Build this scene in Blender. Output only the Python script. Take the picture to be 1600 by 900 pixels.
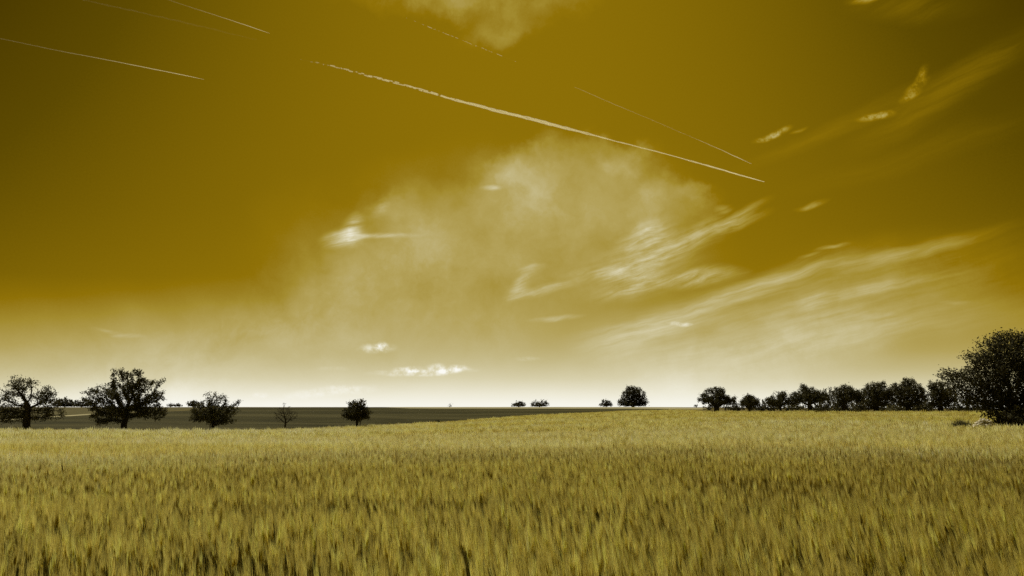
import bpy, math, random
import numpy as np
from mathutils import Vector, Euler

random.seed(7); rng = np.random.default_rng(7)
sc = bpy.context.scene
for o in list(bpy.data.objects): bpy.data.objects.remove(o)
col = sc.collection
R = math.radians
EYE = 2.35                     # eye height above the field path
F = 1066.7                     # focal length in photo pixels (24 mm)
PITCH = math.atan(186.0 / F)   # horizon sits at row 636 of 900

# ------------------------------------------------------------------ camera
cd = bpy.data.cameras.new('camera'); cam = bpy.data.objects.new('camera', cd); col.objects.link(cam)
cam.location = (0, 0, EYE); cam.rotation_euler = (R(90) + PITCH, 0, 0)
cd.lens = 24; cd.sensor_width = 36; cd.clip_start = 0.1; cd.clip_end = 120000
sc.camera = cam
sc.view_settings.view_transform = 'Standard'; sc.view_settings.look = 'None'
sc.view_settings.exposure = 0.0; sc.view_settings.gamma = 1.0
sc.cycles.use_denoising = False
sc.render.resolution_x = 1024; sc.render.resolution_y = 576

SUN_EL, SUN_AZ = 56.0, -48.0   # azimuth from the view direction, negative = left

def ray(px, py):
    """world direction seen at a photo pixel, as numpy vector"""
    cx, cz = px - 800.0, 450.0 - py
    cp, sp = math.cos(PITCH), math.sin(PITCH)
    return np.array([cx, F * cp - cz * sp, F * sp + cz * cp]) / F
def azel(px, py):
    d = ray(px, py); return math.atan2(d[0], d[1]), math.atan2(d[2], math.hypot(d[0], d[1]))

# ------------------------------------------------------------------ world
def srgb(r, g, b):
    f = lambda c: (c / 255 / 12.92) if c / 255 <= 0.04045 else ((c / 255 + 0.055) / 1.055) ** 2.4
    return (f(r), f(g), f(b), 1.0)

world = bpy.data.worlds.new('World'); sc.world = world; world.use_nodes = True
nt = world.node_tree; nt.nodes.clear(); L = nt.links
def N(t, **k):
    n = nt.nodes.new(t)
    for a, v in k.items(): setattr(n, a, v)
    return n
def M(op, a, b=None, c=None, clamp=False):
    n = N('ShaderNodeMath', operation=op, use_clamp=clamp)
    for i, v in enumerate((a, b, c)):
        if v is None: continue
        if isinstance(v, (int, float)): n.inputs[i].default_value = v
        else: L.new(v, n.inputs[i])
    return n.outputs[0]
def noise(vec, scale, detail=5, rough=0.55, dist=0.0):
    n = N('ShaderNodeTexNoise'); L.new(vec, n.inputs['Vector'])
    n.inputs['Scale'].default_value = scale; n.inputs['Detail'].default_value = detail
    n.inputs['Roughness'].default_value = rough; n.inputs['Distortion'].default_value = dist
    return n.outputs['Fac']
def mapr(v, a, b, c, d, smooth=True):
    n = N('ShaderNodeMapRange'); n.interpolation_type = 'SMOOTHSTEP' if smooth else 'LINEAR'
    L.new(v, n.inputs[0])
    for i, x in enumerate((a, b, c, d)): n.inputs[i + 1].default_value = x
    return n.outputs[0]

tc = N('ShaderNodeTexCoord')
sep = N('ShaderNodeSeparateXYZ'); L.new(tc.outputs['Generated'], sep.inputs[0])
az = M('ARCTAN2', sep.outputs[0], sep.outputs[1])
el = M('ARCSINE', sep.outputs[2])
comb = N('ShaderNodeCombineXYZ'); L.new(az, comb.inputs[0]); L.new(el, comb.inputs[1])
P = comb.outputs[0]
def warp(scale, amt, detail=4):
    n = N('ShaderNodeTexNoise'); L.new(P, n.inputs['Vector'])
    n.inputs['Scale'].default_value = scale; n.inputs['Detail'].default_value = detail; n.inputs['Roughness'].default_value = 0.6
    s = N('ShaderNodeVectorMath', operation='SUBTRACT'); L.new(n.outputs['Color'], s.inputs[0]); s.inputs[1].default_value = (.5, .5, .5)
    m = N('ShaderNodeVectorMath', operation='SCALE'); L.new(s.outputs[0], m.inputs[0]); m.inputs['Scale'].default_value = amt
    a = N('ShaderNodeVectorMath', operation='ADD'); L.new(P, a.inputs[0]); L.new(m.outputs[0], a.inputs[1])
    return a.outputs[0]
Pw = warp(14, 0.085, 6)          # lumpy edges
Ps = warp(8, 0.024, 3)          # slightly ruffled, for wisps
Pg = warp(3.0, 0.25, 3)          # large slow warp, for veils

def blob(vec, px, py, rx, ry, rot=0, amp=.1, soft=1.0):
    a, e = azel(px, py)
    a2, e2 = azel(px + 10, py); a3, e3 = azel(px, py + 10)
    sx = abs(a2 - a) / 10; sy = abs(e3 - e) / 10
    mp = N('ShaderNodeMapping', vector_type='TEXTURE'); L.new(vec, mp.inputs[0])
    mp.inputs['Location'].default_value = (a, e, 0); mp.inputs['Rotation'].default_value = (0, 0, R(rot))
    mp.inputs['Scale'].default_value = (rx * sx, ry * sy, 1)
    ln = N('ShaderNodeVectorMath', operation='LENGTH'); L.new(mp.outputs[0], ln.inputs[0])
    return mapr(ln.outputs['Value'], 1.0 + .35 * soft, max(0.0, 1.0 - soft), 0, amp)
def total(vec, rows):
    acc = None; v0 = vec
    for i, r in enumerate(rows):
        if i and i % 6 == 0:                       # ties the next group to the sum so far: keeps the shader's memory small
            q = N('ShaderNodeVectorMath', operation='MULTIPLY_ADD'); L.new(acc, q.inputs[0]); q.inputs[1].default_value = (1e-8, 1e-8, 0); L.new(v0, q.inputs[2]); vec = q.outputs[0]
        b = blob(vec, *r)
        acc = b if acc is None else M('ADD', acc, b)
    return acc
def streak_vec(rot, sx, sy):
    mp = N('ShaderNodeMapping', vector_type='TEXTURE'); L.new(Ps, mp.inputs[0])
    mp.inputs['Rotation'].default_value = (0, 0, R(rot)); mp.inputs['Scale'].default_value = (sx, sy, 1)
    return mp.outputs[0]

# brightness of the clear sky by elevation
def grad(v, pts):
    n = N('ShaderNodeValToRGB'); L.new(v, n.inputs[0]); e = n.color_ramp.elements
    n.color_ramp.interpolation = 'B_SPLINE' if not isinstance(pts[0][1], tuple) else 'LINEAR'
    for i, (p, c) in enumerate(pts):
        q = e[i] if i < 2 else e.new(p)
        q.position = p
        q.color = (c if isinstance(c, tuple) else (c, c, c, 1))
    return n
el_n = M('DIVIDE', el, R(40), clamp=True)
azn = M('MINIMUM', M('DIVIDE', M('ABSOLUTE', az), R(36.9)), 1.6)
elw = M('ADD', M('ADD', el_n, M('MULTIPLY', M('POWER', azn, 1.4), M('MULTIPLY', el_n, .27))), M('MULTIPLY', M('SUBTRACT', noise(Pg, 3.2, 6, .62), 0.5), M('MULTIPLY', el_n, .20)))
prof = [(636, .975), (622, .92), (606, .85), (588, .775), (568, .705), (545, .64), (515, .575), (485, .525), (455, .48), (420, .445), (300, .425), (0, .415)]
pts = [(azel(800, y)[1] / R(40), s) for y, s in prof]
base = grad(elw, pts).outputs[0]
# vignette painted into the sky: darker at the sides, most of all high up
azn = M('MINIMUM', M('DIVIDE', M('ABSOLUTE', az), R(36.9)), 1.6)
az2 = M('POWER', azn, 2.2)
fall = M('MULTIPLY', az2, M('ADD', M('MULTIPLY', el_n, 0.18), 0.035))
s = M('SUBTRACT', base, fall)

fbm = noise(Pw, 9, 7, 0.6)
fine = noise(Ps, 42, 6, 0.62)
st1 = noise(streak_vec(13, 1.0, 0.10), 9, 6, 0.6, 0.15)
st2 = M('ADD', M('MULTIPLY', noise(streak_vec(17, 1.0, 0.14), 17, 7, 0.62, 0.2), .78), M('MULTIPLY', fine, .22))

# 1. big soft cloud and the veil below it
big = total(Pw, [(885, 300, 185, 78, 0, .14, .6), (960, 240, 60, 30, -25, .06, .5), (800, 262, 60, 30, 30, .05, .5), (1045, 325, 78, 52, 0, .13, .7), (1090, 300, 26, 20, 0, .05, .6), (820, 280, 90, 48, 20, .05, .7), (880, 390, 200, 60, 0, .06, 1),
                 (650, 355, 95, 75, 10, .09, .9), (605, 325, 36, 26, 20, .06, .9), (560, 420, 120, 60, 25, .05, 1), (740, 370, 180, 80, 20, .06, 1), (620, 420, 160, 80, 30, .03, 1), (980, 410, 120, 50, 0, .05, 1)])
big = M('MULTIPLY', big, mapr(fbm, .30, .66, .50, 1.15, False))
vn = mapr(noise(warp(6, .10, 4), 7, 7, .66), .33, .66, .25, 1.35, False)
veil = total(Pg, [(330, 530, 330, 62, 12, .045, 1), (520, 450, 220, 60, 22, .045, 1), (760, 400, 330, 130, 8, .085, 1), (430, 530, 520, 105, 10, .05, 1), (1230, 515, 400, 90, 10, .09, 1)])
top = total(Pw, [(730, -5, 190, 36, 0, .11, .9), (785, 48, 75, 30, 10, .075, .9)])
top = M('MULTIPLY', top, mapr(fbm, .35, .62, .2, 1.35, False))
veil = M('MULTIPLY', veil, vn)
s = M('ADD', M('ADD', s, big), M('ADD', veil, top))

# 2. streaky cirrus
cir = total(Ps, [(1395, 398, 175, 13, 9, .19, 1), (1215, 438, 125, 20, 16, .18, 1), (1080, 487, 150, 24, 16, .17, 1), (985, 522, 95, 34, 8, .11, 1),
                 (1275, 478, 34, 30, 50, .10, 1), (1360, 452, 130, 10, 9, .12, 1), (1250, 500, 330, 70, 10, .09, 1), (1400, 510, 220, 30, 5, .07, 1),
                 (1350, 430, 240, 55, 8, .045, 1),
                 (1470, 150, 170, 30, 22, .08, 1), (1330, 190, 190, 16, 16, .05, 1), (1450, 235, 230, 22, 10, .03, 1), (1570, 75, 120, 30, 22, .04, 1),
                 (1430, 12, 110, 26, -16, .07, 1)])
cir = M('MULTIPLY', cir, mapr(st1, .3, .7, .3, 1.05, False))
wis = total(Ps, [(1010, 368, 52, 24, 18, .20, 1), (1070, 378, 95, 22, 20, .21, 1), (985, 400, 70, 26, 15, .10, 1), (1000, 430, 95, 34, 14, .10, 1), (1150, 352, 55, 9, 14, .15, 1), (1165, 333, 45, 8, 20, .15, 1),
                 (1130, 328, 14, 8, 0, .13, 1), (955, 428, 75, 13, 0, .14, 1), (990, 448, 65, 20, 12, .14, 1), (1096, 433, 62, 16, 4, .24, 1),
                 (812, 448, 34, 13, 50, .17, 1), (850, 452, 55, 9, 14, .15, 1), (832, 418, 22, 6, 10, .10, 1), (870, 499, 42, 5, 6, .12, 1),
                 (540, 372, 34, 17, 12, .32, 1), (550, 352, 14, 20, -30, .22, 1), (598, 367, 62, 5, 4, .16, 1), (596, 322, 22, 12, 50, .09, 1),
                 (768, 297, 16, 5, 0, .15, 1),
                 (1248, 201, 15, 3, 12, .13, 1),
                 (1270, 323, 28, 5, 12, .17, 1), (1300, 387, 30, 4, 10, .15, 1), (1262, 401, 18, 3, 6, .10, 1),
                 (1360, -5, 34, 8, 0, .28, 1), (165, 516, 26, 4, -2, .07, 1), (200, 523, 26, 4, 2, .08, 1), (1490, 475, 24, 4, 0, .06, 1), (1375, 496, 36, 6, 2, .06, 1)])
wis = M('MULTIPLY', wis, mapr(st2, .34, .64, .15, 1.25, False))
# 3. small low cumulus
cum = total(Ps, [(1440, 118, 8, 18, -35, .15, 1), (1432, 136, 22, 7, 28, .15, 1), (1422, 152, 20, 6, 20, .15, 1), (1368, 181, 30, 6, 0, .22, .9), (1207, 209, 30, 6, 16, .24, .9), (590, 543, 30, 8, 4, .15, .9), (600, 539, 10, 7, 0, .12, .7), (662, 581, 84, 6, 2, .09, .6), (683, 573, 17, 8, 0, .11, .5), (650, 575, 20, 6, 0, .10, .6), (632, 577, 18, 5, 0, .10, .6), (710, 577, 26, 6, 0, .12, .6),
                 (520, 613, 80, 9, 5, .035, .7), (540, 607, 24, 6, 0, .03, .7), (408, 614, 14, 6, 0, .03, .7), (825, 560, 24, 4, 0, .04, .8), (1065, 505, 22, 4, -6, .15, .8),
                 (520, 577, 26, 4, 0, .02, .8)])
cum = M('MULTIPLY', cum, mapr(noise(Ps, 85, 6, .68), .38, .6, .2, 1.3, False))
s = M('ADD', M('ADD', s, cir), M('ADD', wis, cum))
s = M('MINIMUM', s, .99)
s = M('ADD', s, M('MULTIPLY', M('SUBTRACT', noise(P, 420, 2, .7), .5), 0.022))  # thin high-altitude mottling

tone = grad(s, [(0.0, srgb(30, 22, 0)), (.2, srgb(62, 47, 0)), (.3, srgb(92, 73, 2)), (.43, srgb(143, 113, 8)), (.5, srgb(162, 139, 48)),
                (.6, srgb(179, 161, 90)), (.7, srgb(196, 184, 133)), (.8, srgb(216, 208, 172)), (.9, srgb(238, 234, 214)), (1.0, srgb(253, 252, 246))])
sky = N('ShaderNodeTexSky', sky_type='NISHITA'); sky.sun_disc = False
sky.sun_elevation = R(SUN_EL); sky.sun_rotation = R(SUN_AZ); sky.air_density = 1.0; sky.dust_density = 2.0
lum = N('ShaderNodeRGBToBW'); L.new(sky.outputs[0], lum.inputs[0])
lumf = M('ADD', M('MULTIPLY', M('MINIMUM', lum.outputs[0], 12.0), 0.008), 9.96)   # the daylight sky carries a small share of the brightness
mul = N('ShaderNodeVectorMath', operation='SCALE'); L.new(tone.outputs[0], mul.inputs[0]); L.new(lumf, mul.inputs['Scale'])
bg = N('ShaderNodeBackground'); L.new(mul.outputs[0], bg.inputs[0]); bg.inputs[1].default_value = 0.1
wo = N('ShaderNodeOutputWorld'); L.new(bg.outputs[0], wo.inputs[0])
world.cycles.sampling_method = 'MANUAL'; world.cycles.sample_map_resolution = 512

# ------------------------------------------------------------------ sun
sd = bpy.data.lights.new('sun', 'SUN'); sun = bpy.data.objects.new('sun', sd); col.objects.link(sun)
sd.energy = 4.6; sd.angle = R(0.53); sd.color = (1.0, 0.93, 0.72)
v = Vector((math.sin(R(SUN_AZ)) * math.cos(R(SUN_EL)), math.cos(R(SUN_AZ)) * math.cos(R(SUN_EL)), math.sin(R(SUN_EL))))
sun.rotation_euler = v.to_track_quat('Z', 'Y').to_euler(); sun.location = (-20, 10, 60)

# ------------------------------------------------------------------ helpers
def tag(o, label=None, cat=None, group=None, kind=None):
    if label: o['label'] = label
    if cat: o['category'] = cat
    if group: o['group'] = group
    if kind: o['kind'] = kind
    return o
def mesh_np(name, V, tris=None, quads=None, mats=(), tint=None, midx=None, smooth=False):
    me = bpy.data.meshes.new(name)
    V = np.asarray(V, np.float32).reshape(-1, 3)
    me.vertices.add(len(V)); me.vertices.foreach_set('co', V.ravel())
    T = np.zeros((0, 3), np.int32) if tris is None else np.asarray(tris, np.int32).reshape(-1, 3)
    Q = np.zeros((0, 4), np.int32) if quads is None else np.asarray(quads, np.int32).reshape(-1, 4)
    me.loops.add(T.size + Q.size); me.loops.foreach_set('vertex_index', np.concatenate([T.ravel(), Q.ravel()]))
    me.polygons.add(len(T) + len(Q))
    ls = np.concatenate([np.arange(len(T)) * 3, T.size + np.arange(len(Q)) * 4]).astype(np.int32)
    me.polygons.foreach_set('loop_start', ls)
    if midx is not None: me.polygons.foreach_set('material_index', np.asarray(midx, np.int32))
    if smooth: me.polygons.foreach_set('use_smooth', np.ones(len(ls), bool))
    for m in mats: me.materials.append(m)
    if tint is not None:
        a = me.attributes.new('tint', 'FLOAT_COLOR', 'POINT')
        t = np.ones((len(V), 4), np.float32); t[:, :3] = tint
        a.data.foreach_set('color', t.ravel())
    me.update(calc_edges=True); me.validate()
    return me
def link(name, me, parent=None):
    o = bpy.data.objects.new(name, me); col.objects.link(o)
    if parent: o.parent = parent
    return o
def mat(name, rgb=(.3, .3, .3), rough=.9):
    m = bpy.data.materials.new(name); m.use_nodes = True
    b = m.node_tree.nodes['Principled BSDF']
    b.inputs['Base Color'].default_value = (*rgb, 1); b.inputs['Roughness'].default_value = rough
    b.inputs['Specular IOR Level'].default_value = .05
    return m, b
def mix_noise(m, b, c1, c2, scale, detail=4, bump=0, stretch=(1, 1, 1), c3=None, scale2=1, lo=.35, hi=.65):
    t = m.node_tree; n = t.nodes; l = t.links
    g = n.new('ShaderNodeNewGeometry'); mp = n.new('ShaderNodeMapping'); l.new(g.outputs['Position'], mp.inputs[0]); mp.inputs['Scale'].default_value = stretch
    z = n.new('ShaderNodeTexNoise'); z.inputs['Scale'].default_value = scale; z.inputs['Detail'].default_value = detail; l.new(mp.outputs[0], z.inputs[0])
    r = n.new('ShaderNodeValToRGB'); l.new(z.outputs['Fac'], r.inputs[0])
    r.color_ramp.elements[0].position = lo; r.color_ramp.elements[1].position = hi
    r.color_ramp.elements[0].color = (*c1, 1); r.color_ramp.elements[1].color = (*c2, 1)
    out = r.outputs[0]
    if c3:
        z2 = n.new('ShaderNodeTexNoise'); z2.inputs['Scale'].default_value = scale2; z2.inputs['Detail'].default_value = 3; l.new(mp.outputs[0], z2.inputs[0])
        r2 = n.new('ShaderNodeMapRange'); l.new(z2.outputs['Fac'], r2.inputs[0]); r2.inputs[1].default_value = .45; r2.inputs[2].default_value = .62
        mx = n.new('ShaderNodeMix'); mx.data_type = 'RGBA'; l.new(r2.outputs[0], mx.inputs['Factor']); l.new(out, mx.inputs['A']); mx.inputs['B'].default_value = (*c3, 1)
        out = mx.outputs['Result']
    l.new(out, b.inputs['Base Color'])
    if bump:
        bp = n.new('ShaderNodeBump'); bp.inputs['Strength'].default_value = 1; bp.inputs['Distance'].default_value = bump
        l.new(z.outputs['Fac'], bp.inputs['Height']); l.new(bp.outputs[0], b.inputs['Normal'])
def tint_mat(name, transl=.35, rough=.8, noise_scale=None):
    m = bpy.data.materials.new(name); m.use_nodes = True; t = m.node_tree; t.nodes.clear()
    a = t.nodes.new('ShaderNodeAttribute'); a.attribute_name = 'tint'
    p = t.nodes.new('ShaderNodeBsdfPrincipled'); p.inputs['Roughness'].default_value = rough; p.inputs['Specular IOR Level'].default_value = .2
    tr = t.nodes.new('ShaderNodeBsdfTranslucent'); mx = t.nodes.new('ShaderNodeMixShader'); mx.inputs[0].default_value = transl
    o = t.nodes.new('ShaderNodeOutputMaterial')
    t.links.new(a.outputs['Color'], p.inputs['Base Color']); t.links.new(a.outputs['Color'], tr.inputs['Color'])
    t.links.new(p.outputs[0], mx.inputs[1]); t.links.new(tr.outputs[0], mx.inputs[2]); t.links.new(mx.outputs[0], o.inputs[0])
    return m

def _hash(ix, iy, seed):
    h = (ix.astype(np.int64) * 374761393 + iy.astype(np.int64) * 668265263 + seed * 974634777) & 0x7fffffff
    h = ((h ^ (h >> 13)) * 1274126177) & 0x7fffffff
    return ((h ^ (h >> 16)) & 0xffff) / 65535.0
def vnoise(x, y, scale=1.0, seed=0, octaves=1):
    x = np.asarray(x, float) / scale; y = np.asarray(y, float) / scale
    tot = 0; amp = 1; nrm = 0
    for o in range(octaves):
        ix, iy = np.floor(x), np.floor(y); fx, fy = x - ix, y - iy
        fx = fx * fx * (3 - 2 * fx); fy = fy * fy * (3 - 2 * fy)
        a, b = _hash(ix, iy, seed + o), _hash(ix + 1, iy, seed + o); c, d = _hash(ix, iy + 1, seed + o), _hash(ix + 1, iy + 1, seed + o)
        tot = tot + amp * ((a * (1 - fx) + b * fx) * (1 - fy) + (c * (1 - fx) + d * fx) * fy); nrm += amp
        amp *= .5; x = x * 2.03 + 11; y = y * 2.03 + 7
    return tot / nrm

# ------------------------------------------------------------------ terrain model
COLS = [  # photo column: (forward distance, ground height below the eye)
    (0,    [(8, -2.35), (20, -2.52), (40, -2.80), (67, -2.98), (100, -3.0), (150, -2.8), (250, -1.9), (350, -.5), (450, 0.0), (620, -3), (1500, -26), (9000, -60)]),
    (330,  [(8, -2.35), (20, -2.52), (40, -2.80), (70, -3.20), (100, -3.25), (150, -2.95), (250, -1.7), (350, -.5), (450, 0.0), (620, -3), (1500, -26), (9000, -60)]),
    (555,  [(8, -2.35), (20, -2.50), (40, -2.78), (90, -3.38), (110, -3.45), (150, -3.2), (250, -1.8), (350, -.5), (450, 0.0), (620, -3), (1500, -26), (9000, -60)]),
    (700,  [(8, -2.35), (20, -2.50), (40, -2.74), (80, -3.02), (125, -3.42), (170, -3.2), (250, -2.0), (350, -.5), (450, 0.0), (620, -3), (1500, -26), (9000, -60)]),
    (900,  [(8, -2.35), (20, -2.46), (40, -2.62), (80, -2.62), (130, -2.58), (190, -2.45), (250, -1.7), (350, -.45), (450, 0.0), (620, -3), (1500, -26), (9000, -60)]),
    (1000, [(8, -2.35), (20, -2.44), (40, -2.48), (80, -2.3), (140, -2.0), (210, -1.8), (260, -1.2), (350, -.35), (450, 0.0), (620, -3), (1500, -26), (9000, -60)]),
    (1100, [(8, -2.35), (20, -2.42), (40, -2.38), (80, -2.1), (150, -1.62), (210, -1.2), (300, -.6), (450, -.15), (620, -3), (1500, -26), (9000, -60)]),
    (1480, [(8, -2.35), (20, -2.39), (40, -2.25), (80, -1.95), (125, -1.62), (210, -1.5), (300, -1.2), (450, -1), (620, -3), (1500, -26), (9000, -60)]),
]
CAZ = np.array([math.atan2(p - 800, F / math.cos(PITCH)) for p, _ in COLS])
def _smooth_interp(x, xp, fp):
    # monotone-ish cubic (finite difference tangents)
    xp = np.array(xp, float); fp = np.array(fp, float); d = np.diff(fp) / np.diff(xp)
    m = np.concatenate([[d[0]], (d[1:] * d[:-1] > 0) * (d[1:] + d[:-1]) / 2, [0]])
    x = np.clip(x, xp[0], xp[-1]); i = np.clip(np.searchsorted(xp, x) - 1, 0, len(xp) - 2)
    h = xp[i + 1] - xp[i]; t = (x - xp[i]) / h
    return (2*t**3 - 3*t*t + 1) * fp[i] + (t**3 - 2*t*t + t) * h * m[i] + (-2*t**3 + 3*t*t) * fp[i+1] + (t**3 - t*t) * h * m[i+1]
LN = np.log
def ground(x, y):
    x = np.asarray(x, float); y = np.asarray(y, float)
    a = np.arctan2(x, y); r = np.maximum(np.hypot(x, y), 1e-3)
    prof = np.stack([_smooth_interp(LN(r), [LN(Y / math.cos(c)) for Y, _ in pr], [z for _, z in pr]) for c, (_, pr) in zip(CAZ, COLS)], -1)
    a = np.clip(a, CAZ[0], CAZ[-1])
    i = np.clip(np.searchsorted(CAZ, a) - 1, 0, len(CAZ) - 2)
    t = (a - CAZ[i]) / (CAZ[i + 1] - CAZ[i]); t = t * t * (3 - 2 * t) * .5 + t * .5
    z = np.take_along_axis(prof, i[..., None], -1)[..., 0] * (1 - t) + np.take_along_axis(prof, (i + 1)[..., None], -1)[..., 0] * t
    z = z + (vnoise(x, y, 14, 3, 2) - .5) * .10 * np.clip(r / 20, 0, 1)
    return z + EYE
def gz(x, y): return float(ground(np.array([x]), np.array([y]))[0])
def at(px, py, Y):                      # a point seen at that pixel, at forward distance Y
    d = ray(px, py); return d * (Y / d[1]) + np.array([0, 0, EYE])
def on_ground(px, Y):
    p = at(px, 640, Y); return float(p[0]), float(p[1]), gz(p[0], p[1])
def hit(px, py, h=0.0, r0=30, r1=1200):
    d = ray(px, py); t = np.geomspace(r0, r1, 3000); X, Yv, Z = d[0] * t / d[1], t, EYE + d[2] * t / d[1]
    below = Z < ground(X, Yv) + h
    k = int(np.argmax(below)) if below.any() else int(np.argmin(np.abs(Z - ground(X, Yv) - h)))
    return X[k], Yv[k]

# field edge (photo column -> forward distance)
EDGE = [(-500, 62), (0, 67), (330, 70), (446, 73), (555, 90), (700, 125), (900, 190), (1000, 210), (1060, 185), (1100, 150), (1200, 136), (1480, 125), (1700, 122), (2300, 118)]
EU = np.array([(p - 800) / F * math.cos(PITCH) for p, _ in EDGE]); EY = np.array([y for _, y in EDGE])
def edge_y(x, y): return np.interp(np.asarray(x) / np.maximum(y, .1), EU, EY)

# ------------------------------------------------------------------ ground sheet
g_mat, b = mat('soil_and_dry_grass')
mix_noise(g_mat, b, (.07, .055, .02), (.14, .11, .035), .35, 6, .05, (1, 1, 1), (.12, .10, .035), .03)
azs = np.concatenate([np.linspace(-180, -50, 50), np.linspace(-49.5, 49.5, 199), np.linspace(50, 180, 50)])
rs = np.concatenate([[0.5, 2, 4], np.geomspace(6, 700, 170), np.geomspace(760, 9000, 24), [30000]])
A, RR = np.meshgrid(np.radians(azs), rs, indexing='ij')
X, Yg = RR * np.sin(A), RR * np.cos(A); Z = ground(X, Yg); Z[:, -1] = EYE - 60
na, nr = A.shape
idx = np.arange(na * nr).reshape(na, nr)
q = np.stack([idx[:-1, :-1], idx[1:, :-1], idx[1:, 1:], idx[:-1, 1:]], -1).reshape(-1, 4)
V = np.stack([X, Yg, Z], -1).reshape(-1, 3)
V = np.vstack([V, [[0, 0, gz(0, .3)]]]); c0 = len(V) - 1
tri = np.stack([np.full(na - 1, c0), idx[1:, 0], idx[:-1, 0]], -1)
o = link('ground', mesh_np('ground', V, tri[:, ::-1], q[:, ::-1], [g_mat], smooth=True)); tag(o, kind='structure')

# ------------------------------------------------------------------ far fields, laid over the ground
def field(name, lower, upper, m, lift, n=240, k=26, skirt=True):
    pxs = np.linspace(lower[0][0], lower[-1][0], n)
    lo = np.interp(pxs, [p for p, _ in lower], [q for _, q in lower]); up = np.interp(pxs, [p for p, _ in upper], [q for _, q in upper])
    Vv = []
    for p, l, u in zip(pxs, lo, up):
        x0, y0 = hit(p, l, lift); x1, y1 = hit(p, u, lift)
        y1 = max(y1, y0 + 1); d = ray(p, 640); ys = np.geomspace(y0, y1, k); xs = ys * d[0] / d[1]
        zz = ground(xs, ys) + lift; zz[0] -= lift
        Vv.append(np.stack([xs, ys, zz], -1))
    Vv = np.array(Vv).reshape(-1, 3); ix = np.arange(n * k).reshape(n, k)
    qq = np.stack([ix[:-1, :-1], ix[1:, :-1], ix[1:, 1:], ix[:-1, 1:]], -1).reshape(-1, 4)
    o = link(name, mesh_np(name, Vv, None, qq, [m], smooth=True)); tag(o, kind='structure'); return o
beet, b = mat('dark_root_crop'); mix_noise(beet, b, (.013, .013, .0045), (.040, .037, .012), .45, 8, .12, (.2, 1.0, 1), (.052, .047, .019), .035)
pale, b = mat('pale_young_crop'); mix_noise(pale, b, (.055, .05, .02), (.105, .092, .042), .3, 6, .08, (.25, 1, 1))
straw, b = mat('pale_stubble'); mix_noise(straw, b, (.22, .20, .11), (.34, .31, .19), .1, 5, .05, (.3, 1, 1))
field('dark_field', [(-420, 668), (0, 668), (330, 670.5), (440, 669), (555, 664), (700, 657), (900, 644.6), (1045, 640.2)],
      [(-420, 664), (0, 657.5), (150, 647.5), (200, 645), (265, 642.5), (300, 641), (345, 637.0), (600, 636.3), (640, 638.2), (1000, 638.6), (1045, 639.2)], beet, .16)
field('pale_field', [(-420, 662), (0, 656.2), (150, 646.2), (265, 641.5), (345, 636.9)], [(-420, 637), (0, 637), (150, 636.8), (265, 636.6), (345, 636.4)], pale, .10)
field('farm_track', [(-420, 664), (0, 657.4), (150, 647.3)], [(-420, 662.4), (0, 656.0), (150, 646.1)], straw, .20, 120, 4)
field('stubble_field', [(600, 636.6), (640, 638.1), (1000, 638.5), (1045, 639.0), (1110, 639)], [(600, 636.3), (640, 636.3), (1000, 636.3), (1045, 636.3), (1110, 637.6)], straw, .12)

# ------------------------------------------------------------------ trees
bark, b = mat('dark_bark'); mix_noise(bark, b, (.022, .018, .012), (.06, .05, .035), 6, 5, .02)
leafm = tint_mat('tree_leaves', .28, .7)

def grow(attr, root, trunk_top, step=.25, di=2.2, dk=.45, it=160, side=0.0):
    """space colonisation: returns nodes, parents"""
    nodes = [np.array(p, float) for p in root] ; par = [-1] + list(range(len(root) - 1))
    last = nodes[-1]; top = np.array(trunk_top, float); n = max(1, int(np.linalg.norm(top - last) / step))
    for k in range(1, n + 1):
        par.append(len(nodes) - 1); nodes.append(last + (top - last) * k / n + rng.normal(0, step * .10, 3))
    start = len(root)
    attr = np.array(attr); near = np.full(len(attr), 1e9); who = np.zeros(len(attr), int); alive = np.ones(len(attr), bool)
    def upd(lo):
        nonlocal near, who
        NN = np.array(nodes[lo:])
        D = np.linalg.norm(attr[:, None] - NN[None], axis=2); j = D.argmin(1); d = D[np.arange(len(attr)), j]
        m = d < near; near[m] = d[m]; who[m] = j[m] + lo
    near[:] = 1e9; upd(max(0, len(nodes) - max(3, n // 2)))
    seen = set()
    for _ in range(it):
        act = alive & (near < (di if _ > 4 else 1e3))
        if not act.any(): break
        lo = len(nodes)
        dirs = attr[act] - np.array(nodes)[who[act]]; dirs /= np.linalg.norm(dirs, axis=1)[:, None] + 1e-9
        w = who[act]; 
        for k in np.unique(w):
            dv = dirs[w == k].sum(0) + rng.normal(0, .35, 3); dv /= np.linalg.norm(dv) + 1e-9
            key = (k, round(dv[0], 1), round(dv[1], 1), round(dv[2], 1))
            if key in seen: continue
            seen.add(key); nodes.append(nodes[k] + dv * step); par.append(int(k))
        if len(nodes) == lo: break
        upd(lo); alive &= near > dk
    return np.array(nodes), np.array(par)
def radii(nodes, par, r_tip, r_trunk, e=1.75):
    acc = np.zeros(len(nodes)); kids = np.zeros(len(nodes), int)
    for p in par[1:]: kids[p] += 1
    for i in range(len(nodes) - 1, 0, -1):
        if kids[i] == 0: acc[i] = 1
        acc[par[i]] += acc[i]
    r = acc ** (1 / e); r = r_tip + (r_trunk - r_tip) * (r - 1) / max(r[0] - 1, 1e-6)
    return r, acc
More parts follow.
